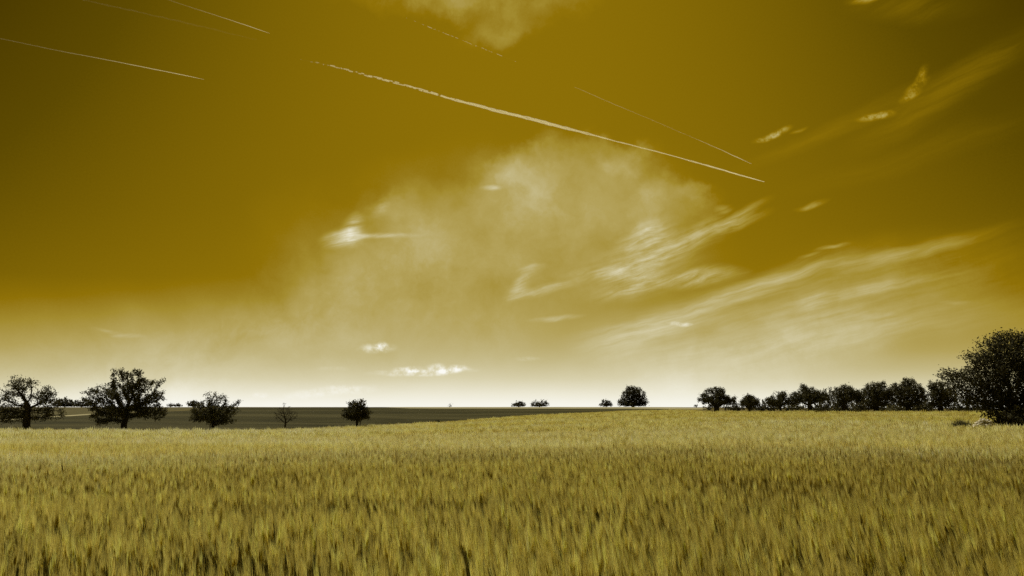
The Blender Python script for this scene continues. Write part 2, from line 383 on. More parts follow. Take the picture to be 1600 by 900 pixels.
def tubes(nodes, par, r, sides=5, rmin=0.0):
    Vv, Qq = [], []
    ang = np.arange(sides) * 2 * math.pi / sides; off = 0
    for i in range(1, len(nodes)):
        if r[i] < rmin: continue
        a, b_ = nodes[par[i]], nodes[i]; d = b_ - a; ln = np.linalg.norm(d)
        if ln < 1e-6: continue
        d /= ln; u = np.cross(d, [0.3, 1, .1]); u /= np.linalg.norm(u) + 1e-9; w = np.cross(d, u)
        ra = min(r[par[i]], r[i] * 1.25) if par[i] > 0 else r[par[i]]; rb = r[i]
        a = a - d * ra * .3; b_ = b_ + d * rb * .15
        ring = np.cos(ang)[:, None] * u + np.sin(ang)[:, None] * w
        Vv.append(a + ring * ra); Vv.append(b_ + ring * rb)
        for s_ in range(sides):
            s2 = (s_ + 1) % sides; Qq.append((off + s_, off + s2, off + sides + s2, off + sides + s_))
        off += 2 * sides
    return np.vstack(Vv), np.array(Qq)
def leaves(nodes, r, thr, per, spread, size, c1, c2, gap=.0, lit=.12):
    tips = nodes[r <= thr]
    if len(tips) == 0: tips = nodes[-20:]
    if gap > 0:                                       # thin some twigs so sky shows through
        nz = vnoise(tips[:, 0] + tips[:, 1] * .3, tips[:, 2] + tips[:, 1] * .6, .7, 5)
        tips = tips[nz > gap]
    c = np.repeat(tips, per, 0); n = len(c); c = c + rng.normal(0, spread, (n, 3))
    d = rng.normal(0, 1, (n, 3)); d[:, 2] -= .3; d /= np.linalg.norm(d, axis=1)[:, None]
    u = np.cross(d, rng.normal(0, 1, (n, 3))); u /= np.linalg.norm(u, axis=1)[:, None] + 1e-9
    nrm = np.cross(d, u)
    s_ = rng.uniform(size * .6, size * 1.35, n)[:, None]
    P0 = c - d * s_ * .5; P1 = c + u * s_ * .30 + nrm * s_ * .12; P2 = c + d * s_ * .55; P3 = c - u * s_ * .30 + nrm * s_ * .12
    Vv = np.stack([P0, P1, P2, P3], 1).reshape(-1, 3); Qq = np.arange(n * 4).reshape(n, 4)
    t = rng.random(n)[:, None]; tint = np.array(c1) * (1 - t) + np.array(c2) * t
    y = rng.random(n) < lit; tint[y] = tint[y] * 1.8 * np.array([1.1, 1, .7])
    return Vv, Qq, np.repeat(tint, 4, 0)
def lobe_points(lobes, n):
    """lobes: (x,y,z,rx,ry,rz) metres, relative to the base"""
    vol = np.array([l[3] * l[4] * l[5] for l in lobes]) ** .8; cnt = (vol / vol.sum() * n).astype(int) + 4
    out = []
    for l, k in zip(lobes, cnt):
        p = rng.normal(0, 1, (k, 3)); p /= np.linalg.norm(p, axis=1)[:, None]; p *= (rng.random(k) ** (1 / 2.2))[:, None] * 1.0
        out.append(p * np.array(l[3:]) + np.array(l[:3]))
    p = np.vstack(out); return p[p[:, 2] > .25]

LEAF_A, LEAF_B = (.030, .029, .011), (.075, .070, .028)
def tree(name, label, cat, trunk_px, base_py, Y, lobes_px, trunk_w, fork=None, group=None, n=700, step=None, leaf=.15, per=4, spread=.12, gap=.25,
         c1=LEAF_A, c2=LEAF_B, twig=.012, depth=.85, foliage=True, lean=0, kink=None, near_tip=7, thr=.032, hidden=.75, di=2.4, dk=None, lit=.12):
    """lobes in photo pixels (cx, cy, rx, ry[, depth offset m]); everything is turned into metres at the tree's real distance"""
    x0, y0, z0 = on_ground(trunk_px, Y); sc_ = Y / F * 1.0
    base_z = at(trunk_px, base_py, Y)[2]                   # height of the pixel row where the trunk meets the crop
    L3 = []
    for l in lobes_px:
        cx, cy, rx, ry = l[:4]; p = at(cx, cy, Y); dy = l[4] if len(l) > 4 else 0
        L3.append((p[0] - x0, dy, p[2] - z0, rx * sc_, max(rx, ry) * sc_ * depth, ry * sc_))
    if foliage:
        for l in list(L3):
            for _ in range(2):
                th = rng.uniform(-.5, 3.64); q = rng.uniform(.16, .30)
                L3.append((l[0] + math.cos(th) * l[3] * .98, l[1] + rng.normal(0, .3) * l[4], l[2] + math.sin(th) * l[5] * .98, l[3] * q * 1.2, l[4] * q, l[5] * q))
    pts_ = lobe_points(L3, n); H = pts_[:, 2].max()
    step = step or max(.16, H / 30)
    fz = (at(trunk_px, fork[1], Y)[2] - z0) if fork else H * .3
    fx = (at(fork[0], fork[1], Y)[0] - x0) if fork else 0
    nodes, par = grow(pts_, [(0, 0, -.15), (0, 0, .05)], (fx, 0, fz), step, di=di, dk=dk or step * 1.5)
    r, acc = radii(nodes, par, twig, trunk_w / 2); r[0] *= 1.25; r[1] *= 1.1
    root = bpy.data.objects.new(name, None); col.objects.link(root); root.location = (x0, y0, z0); root.empty_display_size = .5
    tag(root, label, cat, group)
    Vv, Qq = tubes(nodes, par, r, 6, 0)
    link('trunk', mesh_np('trunk', Vv, None, Qq, [bark], smooth=True), root)
    if foliage:
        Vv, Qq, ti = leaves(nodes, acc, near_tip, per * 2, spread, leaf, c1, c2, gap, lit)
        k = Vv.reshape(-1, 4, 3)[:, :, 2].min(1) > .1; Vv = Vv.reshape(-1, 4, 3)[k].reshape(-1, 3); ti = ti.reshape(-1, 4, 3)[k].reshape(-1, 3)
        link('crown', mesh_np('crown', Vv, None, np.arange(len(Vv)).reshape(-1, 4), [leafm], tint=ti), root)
    return root

ROW = 'trees along the left edge of the field'
tree('apple_tree', 'gnarled old tree with two separate crown lobes and thick forked trunk, leftmost in the field', 'tree', 45, 670, 68,
     [(30, 603, 22, 15), (20, 618, 18, 10), (36, 618, 12, 10), (14, 645, 22, 15), (-2, 652, 14, 12), (32, 645, 13, 18), (72, 617, 17, 14), (78, 636, 18, 16), (88, 650, 13, 11), (62, 650, 14, 9), (52, 600, 8, 7)],
     .66, (44, 633), ROW, near_tip=45, n=1200, leaf=.15, per=8, spread=.15, gap=.24)
tree('apple_tree', 'broad dense round tree on a single thick trunk, largest of the left row', 'tree', 196, 671, 70,
     [(196, 624, 38, 34), (165, 610, 25, 15), (150, 628, 20, 14), (188, 586, 16, 12), (222, 602, 20, 13), (240, 620, 18, 15), (225, 640, 30, 16), (248, 646, 15, 12), (165, 645, 27, 16), (160, 660, 12, 6), (215, 585, 12, 8), (248, 594, 11, 3)],
     .58, (197, 642), ROW, n=2200, near_tip=30, leaf=.15, per=12, spread=.12, gap=.18)
tree('young_tree', 'medium leafy tree with ragged upright shoots beside a stake', 'tree', 334, 671, 71,
     [(336, 645, 26, 17), (318, 640, 20, 15), (310, 652, 14, 9), (335, 622, 15, 9), (355, 640, 16, 11), (370, 629, 6, 5), (350, 625, 6, 7), (325, 618, 6, 6), (343, 655, 24, 9)],
     .34, (334, 656), ROW, n=1000, near_tip=20, leaf=.15, per=6, spread=.12, gap=.18)
tree('bare_tree', 'small leafless dead tree with thin fanned branches against the dark field', 'tree', 446, 672, 74,
     [(446, 650, 19, 12), (436, 648, 10, 8), (457, 648, 10, 8), (446, 641, 12, 9), (444, 631, 3, 6)], .20, (446, 663), ROW, n=900, step=.13, twig=.012, foliage=False, di=3, dk=.16)
tree('young_tree', 'small compact round tree standing alone between dark field and grain', 'tree', 558, 668, 91,
     [(557, 645, 20, 12), (545, 648, 11, 8), (570, 648, 11, 8), (558, 633, 12, 8), (566, 630, 6, 6), (549, 633, 6, 6)], .34, (558, 656), ROW, n=800, near_tip=30, leaf=.19, per=6, spread=.15, gap=.04)
# stakes tied beside two young trees
wood, b = mat('weathered_stake'); mix_noise(wood, b, (.05, .042, .03), (.10, .085, .06), 9, 4, .004)
def stake(px, Y, h, label):
    x, y, z = on_ground(px, Y)
    Vv, Qq = tubes(np.array([(0, 0, -.2), (0.01, 0, h * .5), (0.02, 0, h - .04), (.02, 0, h)]), [-1, 0, 1, 2], np.array([.055, .05, .05, .03]), 7)
    n0 = len(Vv); Vv = np.vstack([Vv, [(0.02, 0, h + .01)]]); T = [(n0 - 7 + i, n0 - 7 + (i + 1) % 7, n0) for i in range(7)]
    o = link('tree_stake', mesh_np('tree_stake', Vv, T, Qq, [wood], smooth=True)); o.location = (x, y, z)
    tag(o, label, 'stake', 'stakes beside young trees')
stake(330, 70.4, 2.0, 'slim wooden stake left of the trunk of the ragged medium tree')
stake(563.5, 90.6, 2.2, 'slim wooden stake right of the trunk of the small compact round tree')

ROW2 = 'orchard row on the right side of the field'
C2A, C2B = (.034, .033, .015), (.085, .080, .040)
kw = dict(group=ROW2, near_tip=34, leaf=.21, per=8, spread=.18, twig=.02, c1=C2A, c2=C2B, thr=.05)
tree('orchard_tree', 'wide spreading tree on short trunk at the left end of the right orchard row', 'tree', 1120, 641.5, 138,
     [(1120, 624, 20, 12), (1102, 623, 12, 8), (1139, 626, 12, 8), (1120, 612, 13, 7), (1108, 611, 6, 5), (1128, 610, 7, 5), (1146, 624, 5, 4)], 1.0, (1119, 633), n=800, gap=.22, **kw)
tree('orchard_tree', 'smallest round tree of the right orchard row, second from its left end', 'tree', 1171, 642, 132,
     [(1171, 628, 13, 9), (1163, 629, 7, 6), (1180, 629, 7, 6), (1172, 621, 7, 5)], .5, (1171, 635), n=450, gap=.15, **kw)
tree('orchard_tree', 'thin see-through tree with sparse twiggy crown in the right orchard row', 'tree', 1220, 642, 131,
     [(1215, 626, 16, 10), (1204, 628, 8, 7), (1228, 625, 8, 8), (1217, 615, 12, 6)], .42, (1219, 634), n=500, gap=.42, **kw)
tree('orchard_tree', 'dark tree with leaning V-shaped trunk in the right orchard row', 'tree', 1267, 642, 130,
     [(1264, 619, 22, 13), (1243, 624, 11, 9), (1284, 619, 12, 10), (1259, 607, 10, 6), (1240, 632, 6, 5)], .8, (1265, 634), n=800, gap=.1, **kw)
tree('orchard_tree', 'dark tree with flat uneven top between V-trunked tree and first double-trunked tree', 'tree', 1318, 642, 129,
     [(1324, 618, 20, 13), (1310, 613, 10, 7), (1340, 620, 11, 10), (1322, 607, 10, 5), (1313, 630, 9, 7)], .8, (1319, 633), n=800, gap=.12, **kw)
def double(label, px, top, lobes, Y, sep_=6):
    t = tree('orchard_tree', label, 'tree', px, 643, Y, lobes, .5, (px + 1, 634), n=900, gap=.08, **kw)
    s_ = Y / F
    Vv, Qq = tubes(np.array([(sep_ * s_, .2, -.2), (sep_ * s_ - .02, .15, 1.2), (sep_ * s_ * .85, .1, 2.2), (sep_ * s_ * .4, 0, 3.4)]), [-1, 0, 1, 2], np.array([.34, .26, .22, .15]), 7)
    link('second_trunk', mesh_np('second_trunk', Vv, None, Qq, [bark], smooth=True), t)
double('double-trunked tree with a lumpy crown, first of the three double-trunked trees', 1366, 596, [(1370, 616, 20, 16), (1357, 608, 8, 9), (1386, 616, 10, 13), (1374, 602, 10, 6), (1368, 630, 18, 8)], 127)
double('tallest double-trunked tree of the right orchard row with domed top', 1416.5, 590, [(1420, 613, 22, 18), (1402, 612, 9, 13), (1437, 616, 10, 14), (1420, 599, 12, 8), (1419, 629, 20, 8)], 126)
double('double-trunked tree partly behind the big dark tree, last of the right orchard row', 1466.5, 592, [(1468, 615, 17, 16), (1457, 605, 8, 9), (1482, 618, 10, 14), (1470, 600, 9, 6), (1468, 630, 16, 7)], 125, 6.5)

# hedge and bushes behind the orchard
BUSH = 'bushes in the hedge behind the orchard row'
def bush(label, px, w, top, Y, light=0.0, base=641, n=260, group=BUSH, name='bush', cat='bush', gap=.05):
    k = 1 + light
    h = (base - top); w = w * (1.3 if h < 20 else 1.1)
    return tree(name, label, cat, px, base, Y, [(px, base - h * .42, w * .5, h * .45), (px - w * .25, base - h * .35, w * .28, h * .36), (px + w * .22, base - h * .45, w * .28, h * .42), (px + w * .03, top + h * .2, w * .25, h * .2), (px, base - h * .15, w * .5, h * .16), (px, base - h * .04, w * .55, h * .10)],
                .3, (px, base - h * .12), group, n=n, leaf=.34 * Y / 150, per=5, spread=.2 * Y / 150, gap=gap, near_tip=30, twig=.03, step=.42 * Y / 150, c1=tuple(c * k for c in C2A), c2=tuple(c * k for c in C2B), thr=.075, di=4)
bush('low bush between the wide spreading tree and the smallest orchard tree', 1148, 22, 629, 158)
bush('low rounded bush just right of the smallest orchard tree', 1188, 22, 625, 158)
bush('bush behind the right edge of the thin see-through tree', 1206, 24, 627, 160, .3)
bush('pale bush seen under the left branches of the V-trunked tree', 1246, 22, 625, 150, .9)
bush('dark bush just left of the V-trunked tree', 1232, 16, 620, 160)
bush('tall leafy bush filling the gap right of the V-trunked tree', 1294, 26, 604, 156, .15, n=380)
bush('dark low bush behind the V-trunked tree on its right', 1280, 24, 624, 160)
bush('pale bush left of the flat-topped dark tree', 1309, 16, 622, 150, .7)
bush('pale bush right of the flat-topped dark tree', 1341, 24, 620, 152, .7)
bush('tall dark bush between the flat-topped tree and the first double-trunked tree', 1350, 26, 606, 158, .1, n=340)
bush('tall bush between the first and the tallest double-trunked trees', 1395, 24, 597, 156, .25, n=360)
bush('low pale bush left of the tallest double-trunked tree', 1400, 24, 631, 149, .9)
bush('bush between the tallest and the last double-trunked trees', 1444, 26, 606, 156, .2, n=340)
bush('low dark bush in front of the gap before the last double-trunked tree', 1446, 26, 626, 152)
bush('low dark bush behind the first double-trunked tree', 1380, 30, 626, 156)
bush('bush right of the last double-trunked tree, under the big dark tree', 1490, 32, 612, 150, .1)
bush('low dark bush behind the flat-topped tree', 1325, 30, 626, 160)
bush('dark bush at the horizon just left of the low branches of the big dark tree', 1512, 28, 618, 150)
bush('dark bush half hidden by the low branches of the big dark tree', 1538, 30, 616, 152)
bush('low bush behind the tallest double-trunked tree', 1422, 28, 627, 158)

# the big tree at the right edge
tree('hawthorn_tree', 'big dark dense tree reaching almost to the ground at the right edge', 'tree', 1578, 662, 52,
     [(1560, 590, 48, 40), (1600, 560, 60, 40), (1556, 555, 26, 25), (1500, 588, 30, 12), (1510, 605, 28, 22), (1540, 625, 34, 18), (1600, 630, 50, 26), (1640, 600, 40, 50), (1590, 530, 32, 14), (1534, 535, 10, 8), (1500, 602, 22, 16), (1492, 587, 20, 9), (1484, 583, 12, 6), (1524, 566, 22, 16), (1580, 650, 26, 10), (1615, 648, 40, 12), (1552, 645, 22, 9), (1515, 628, 14, 8), (1531, 560, 16, 16), (1525, 600, 28, 24), (1560, 620, 40, 30), (1565, 526, 20, 9), (1600, 655, 40, 8)],
     .7, (1580, 632), None, n=4200, near_tip=140, leaf=.14, per=11, spread=.19, gap=.04, di=1.8, step=.22, twig=.014, depth=.8, c1=(.020, .019, .007), c2=(.052, .048, .018))
bush('dark undergrowth around the foot of the big dark tree at the right edge', 1592, 62, 632, 50.2, 0, 664, n=900, group=None, gap=.05)
# weeds and heap beside it
heap_m, b = mat('pale_clods'); mix_noise(heap_m, b, (.36, .33, .24), (.62, .58, .46), 8, 4, .02)
def rocks(n, sx, sy, sz, smin, smax):
    Vv, T = [], []
    import bmesh
    bm = bmesh.new(); bmesh.ops.create_icosphere(bm, subdivisions=1, radius=1); bv = np.array([v.co[:] for v in bm.verts]); bf = np.array([[v.index for v in f.verts] for f in bm.faces]); bm.free()
    for i in range(n):
        a = random.random() * 6.283; rr = math.sqrt(random.random()); x, y = math.cos(a) * rr * sx, math.sin(a) * rr * sy
        z = sz * max(0, 1 - rr ** 1.6) * random.uniform(.55, 1)
        s_ = np.array([random.uniform(smin, smax), random.uniform(smin, smax), random.uniform(smin, smax) * .6])
        Vv.append(bv * (1 + rng.normal(0, .16, bv.shape)) * s_ + (x, y, z)); T.append(bf + i * len(bv))
    return np.vstack(Vv), np.vstack(T)
x, y, z = on_ground(1535, 49.4)
Vv, T = rocks(900, 1.35, .8, 1.45, .05, .16)
o = link('stone_heap', mesh_np('stone_heap', Vv, T, None, [heap_m])); o.location = (x, y, z); tag(o, 'low heap of pale field stones at the foot of the big dark tree', 'stone heap')

def blades(n, w, h, spread, c1, c2, wid=.02, lean=.35):
    a = rng.random(n) * 6.283; rr = np.sqrt(rng.random(n)); bx, by = np.cos(a) * rr * spread[0], np.sin(a) * rr * spread[1]
    hh = h * rng.uniform(.5, 1.1, n) * (1 - .35 * rr); la = rng.random(n) * 6.283; ll = rng.random(n) * lean * hh
    ph = rng.random(n) * 3.14; wx, wy = np.cos(ph) * wid / 2, np.sin(ph) * wid / 2; z = np.zeros(n)
    m = .55
    P0 = np.stack([bx - wx, by - wy, z - .05], -1); P1 = np.stack([bx + wx, by + wy, z - .05], -1)
    mx, my = bx + np.cos(la) * ll * .3, by + np.sin(la) * ll * .3
    P2 = np.stack([mx + wx, my + wy, hh * m], -1); P3 = np.stack([mx - wx, my - wy, hh * m], -1)
    P4 = np.stack([bx + np.cos(la) * ll, by + np.sin(la) * ll, hh], -1)
    Vv = np.stack([P0, P1, P2, P3, P4], 1).reshape(-1, 3); b0 = np.arange(n)[:, None] * 5
    t = rng.random(n)[:, None]; ti = np.repeat(np.array(c1) * (1 - t) + np.array(c2) * t, 5, 0)
    return Vv, b0 + np.array([3, 2, 4]), b0 + np.array([0, 1, 2, 3]), ti
grassm = tint_mat('grass_blades', .3, .8)
def weeds(name, label, cat, px, Y, n, sx, sy, h, c1, c2, wid=.03, group=None):
    x, y, z = on_ground(px, Y); Vv, T, Q, ti = blades(n, 0, h, (sx, sy), c1, c2, wid)
    o = link(name, mesh_np(name, Vv, T, Q, [grassm], tint=ti)); o.location = (x, y, z); tag(o, label, cat, group); return o
weeds('weed_clump', 'dark clump of tall weeds left of the stone heap', 'weeds', 1500, 50.6, 1500, .9, .6, 1.5, (.05, .05, .02), (.10, .095, .045), .03)
weeds('weed_clump', 'weeds growing between stone heap and big dark tree', 'weeds', 1570, 50.0, 1100, .7, .5, 1.4, (.05, .05, .02), (.12, .11, .06), .03)
weeds('weed_clump', 'dark heap of weeds on the grass margin below the centre clouds', 'weeds', 685, 128, 500, 1.0, .7, 1.25, (.02, .02, .008), (.04, .038, .018), .08)
weeds('weed_clump', 'small dark weeds at the grain edge left of the orchard row', 'weeds', 1082, 158, 300, 2.2, .7, 1.0, (.03, .03, .012), (.06, .058, .03), .08)

# ---- far trees on the skyline
FAR = 'trees and bushes on the skyline'
SK = dict(group=FAR, base=637.5)
def skytree(label, px, lobes, base=637.5, Y=455, tw=1.0, fork=None, n=700, gap=.12, name='skyline_tree', leaf=.8, **k2):
    return tree(name, label, 'tree', px, base, Y, lobes, tw, fork or (px, base - 4), FAR, n=n, leaf=leaf, per=5, spread=.5, gap=gap, near_tip=25, twig=.06, step=.7, thr=.16, di=8, c1=(.032, .03, .013), c2=(.08, .074, .036), **k2)
skytree('large domed tree alone on the skyline', 990, [(990, 618, 19, 13), (977, 626, 9, 8), (1003, 626, 9, 9), (990, 610, 13, 7), (990, 631, 24, 6), (1008, 631, 6, 5), (972, 632, 6, 4)], tw=1.2, n=1300)
skytree('small round tree left of the large domed tree on the skyline', 947, [(947, 631, 9, 6), (940, 633, 4, 4), (953, 632, 4, 4)], tw=.5, n=260)
skytree('low dome-shaped bush, left of the pair on the skyline', 811, [(811, 633, 11, 4.5), (804, 634, 5, 3), (812, 630, 6, 3)], tw=.4, n=260, name='skyline_bush')
skytree('flat-topped bush, right of the pair on the skyline', 843, [(837, 632, 8, 5), (850, 631, 7, 5.5), (843, 633, 12, 4), (834, 629, 3, 2)], tw=.4, n=320, name='skyline_bush')
skytree('tiny pointed conifer alone in the middle of the skyline', 703, [(703, 635, 3.4, 2), (703, 632.5, 1.8, 2.4), (703, 630.5, .8, 1.6)], tw=.3, n=90, name='skyline_conifer', leaf=.55)
skytree('rounded tree between the two leftmost trees on the skyline', 101, [(100, 629, 13, 7), (92, 631, 9, 6), (109, 630, 7, 6), (100, 635, 16, 4)], base=640, Y=420, tw=.6, n=380)
skytree('lower bushy tree close to the left of the broad dense tree on the skyline', 127, [(121, 631, 8, 6), (134, 631, 9, 6), (127, 635, 16, 4), (145, 633, 8, 4)], base=640, Y=420, tw=.5, n=380)
skytree('tiny bush farthest left in the strip between broad dense tree and ragged tree', 266, [(266, 634, 6, 3)], base=638, tw=.3, n=90, name='skyline_bush')
skytree('tiny bush in the middle of the strip between broad dense tree and ragged tree', 279, [(278, 633.5, 7, 3)], base=638, tw=.3, n=110, name='skyline_bush')
skytree('bushy tree on the skyline touching the left side of the ragged medium tree', 301, [(300, 631, 8, 5.5), (306, 633, 7, 4)], base=638.5, Y=430, tw=.5, n=260)
skytree('small distant bush on the skyline left of the orchard row', 1088, [(1087, 636, 4, 1.6)], base=638.5, Y=400, tw=.3, n=60, name='skyline_bush')
bush('small bush at the horizon under the left branches of the wide spreading tree', 1108, 14, 632, 175, .2, 640, n=160)

# ------------------------------------------------------------------ contrails: real trails of puffs, nine kilometres up
cm = bpy.data.materials.new('ice_crystals'); cm.use_nodes = True; t = cm.node_tree; t.nodes.clear()
a = t.nodes.new('ShaderNodeAttribute'); a.attribute_name = 'tint'
df = t.nodes.new('ShaderNodeBsdfDiffuse'); df.inputs[0].default_value = (.88, .83, .58, 1)
tl = t.nodes.new('ShaderNodeBsdfTranslucent'); tl.inputs[0].default_value = (.88, .83, .58, 1)
m1 = t.nodes.new('ShaderNodeMixShader'); m1.inputs[0].default_value = .5; tp = t.nodes.new('ShaderNodeBsdfTransparent'); m2 = t.nodes.new('ShaderNodeMixShader'); o_ = t.nodes.new('ShaderNodeOutputMaterial')
t.links.new(df.outputs[0], m1.inputs[1]); t.links.new(tl.outputs[0], m1.inputs[2])
t.links.new(a.outputs['Fac'], m2.inputs[0]); t.links.new(tp.outputs[0], m2.inputs[1]); t.links.new(m1.outputs[0], m2.inputs[2]); t.links.new(m2.outputs[0], o_.inputs[0])
ALT = 9000.0
def skyp(px, py): d = ray(px, py); return d * (ALT / d[2]) + np.array([0, 0, EYE])
def contrail(label, pts, strands=1, dotted=None, jit=.3, sep_=1.0):
    """pts: (px, py, width px, density); puffs are overlapping lumpy spheroids along the trail"""
    pp = np.array(pts, float); d = np.concatenate([[0], np.cumsum(np.hypot(np.diff(pp[:, 0]), np.diff(pp[:, 1])))])
    Vv, Qq, ti = [], [], []; off = 0; sides = 8
    for st in range(strands):
        n = int(d[-1] / 1.5); ss = np.linspace(0, d[-1], n)
        P4 = np.stack([np.interp(ss, d, pp[:, k]) for k in range(4)], 1)
        rad = P4[:, 2] / 2 * .62 * (1 + jit * (vnoise(ss, ss * 0 + st * 9, 10, 40 + st, 2) - .5) * 2)
        side = (st - (strands - 1) / 2) * sep_ * P4[:, 2] * .55 + (vnoise(ss, ss * 0 + st * 3, 14, 50 + st, 3) - .5) * P4[:, 2] * jit * 1.5
        C = np.array([skyp(a_, b_ + s_) for (a_, b_), s_ in zip(P4[:, :2], side)])
        dist = np.linalg.norm(C, axis=1) / F
        thin = np.zeros(n, bool)
        if dotted: thin = ~ (vnoise(ss, ss * 0 + st * 31, dotted[0], 60 + st, 2) < np.interp(ss, d, dotted[1]))
        rad = np.where(thin, rad * .35, rad); P4[:, 3] = np.where(thin, P4[:, 3] * .06, P4[:, 3]); keep = np.ones(n, bool)
        ax = C[-1] - C[0]; ax /= np.linalg.norm(ax); u = np.cross(ax, [0, 0, 1]); u /= np.linalg.norm(u); w = np.cross(ax, u)
        ang = np.arange(sides) * 2 * math.pi / sides; runs = []; i = 0
        while i < n:
            if keep[i]:
                j = i
                while j + 1 < n and keep[j + 1]: j += 1
                runs.append((i, j)); i = j + 1
            else: i += 1
        for i, j in runs:
            m = j - i + 1; soft = 1
            for k in range(-1, m + 1):
                kk = min(max(i + k, 0), n - 1); c = C[kk]; rr = rad[kk] * dist[kk]
                if k in (-1, m): rr *= .05; c = C[i if k < 0 else j] + ax * (-1 if k < 0 else 1) * dist[kk] * .7
                Vv.append(c + (np.cos(ang)[:, None] * u + np.sin(ang)[:, None] * w) * rr * (1 + rng.normal(0, .03, (sides, 1)))); ti.append(np.full((sides, 3), P4[kk, 3] * .72))
                if k > -1:
                    for s_ in range(sides):
                        s2 = (s_ + 1) % sides; Qq.append((off - sides + s_, off - sides + s2, off + s2, off + s_))
                off += sides
    Vv = np.vstack(Vv); c0_ = Vv.mean(0)
    o = link('contrail', mesh_np('contrail', Vv - c0_, None, Qq, [cm], tint=np.vstack(ti), smooth=True)); o.location = c0_
    tag(o, label, 'contrail', 'contrails across the sky')
contrail('long thick white contrail crossing the middle of the sky, crumbling at its upper left end',
         [(470, 93, 1.6, .10), (520, 103, 2.4, .30), (575, 118, 3.4, .40), (640, 135, 3.0, .42), (700, 153, 3.4, .50), (780, 174, 4.4, .55), (850, 191, 4.4, .60), (915, 208, 3.0, .50), (960, 220, 1.7, .40), (1050, 243, 1.4, .40), (1120, 263, 1.9, .55), (1165, 276, 1.7, .6), (1194, 284, .9, .6)],
         strands=2, jit=.36, dotted=(4, [.30, .42, .50, .58, .70, 1.1, 1.1, 1.1, 1.1, 1.1, 1.1, 1.1, 1.1]), sep_=.8)
contrail('thin contrail running parallel above the right end of the long thick one',
         [(898, 136, 1.0, .15), (960, 163, 1.2, .16), (1020, 188, 1.0, .12), (1080, 214, .8, .10), (1120, 231, 1.4, .30), (1150, 245, 1.5, .5), (1174, 256, .5, .5)], jit=.4)
contrail('bright thin contrail at the left edge of the sky, lowest of the left ones', [(-60, 47, 1.8, .03), (0, 60, 1.8, .05), (90, 79, 1.7, .08), (170, 94, 1.6, .2), (230, 106, 1.7, .42), (290, 118, 1.5, .6), (318, 124, .5, .6)], jit=.15)
contrail('short bright contrail at the upper left, highest in the sky', [(240, -8, 1.8, .03), (300, 12, 1.7, .07), (350, 28, 1.6, .18), (395, 43, 1.5, .45), (421, 52, .5, .5)], jit=.15)
contrail('faint dotted contrail broken into specks below the topmost cloud', [(635, 28, 1.1, .12), (670, 42, 1.4, .3), (720, 62, 1.4, .25), (760, 78, 1.5, .3), (808, 97, 1.1, .2)], jit=.6, dotted=(2.2, [.42, .5, .42, .55, .45]))
contrail('very faint blurred contrail between the two bright ones at the upper left', [(130, 0, 3.4, .014), (200, 15, 3.6, .02), (300, 38, 3.4, .014), (400, 62, 3, .006)], jit=.4)

# ------------------------------------------------------------------ the grain
WX, WY = -.06, .02      # the prevailing lean of the stalks
grain_m = tint_mat('barley_stalks', .40, .5)
def patch(x, y):        # slow variation over the field, elongated across the view by the wind and the drill rows
    return vnoise(x * .45, y, 3.0, 21, 3), vnoise(x * .3, y, 9.0, 31, 3), vnoise(x, y, .6, 41, 2)
def scatter(r0, r1, dens, half=56):
    """random positions in the ring, density may fall with distance"""
    n = int(dens * (r1 * r1 - r0 * r0) * R(half)); r = np.sqrt(rng.uniform(r0 * r0, r1 * r1, n)); a = rng.uniform(-R(half), R(half), n)
    x, y = r * np.sin(a), r * np.cos(a); k = (y < edge_y(x, y) - rng.random(n) * .35) & ~((x > y * .655 - rng.random(n) * .4) & (y > 48.6) & (y < 57))
    return x[k], y[k]
GB = np.array([.07, .066, .018])    # stem green-brown
GS = np.array([.25, .205, .038])      # ripening leaf
GE = np.array([.63, .545, .130])       # ear
GA = np.array([.76, .67, .20])       # awns
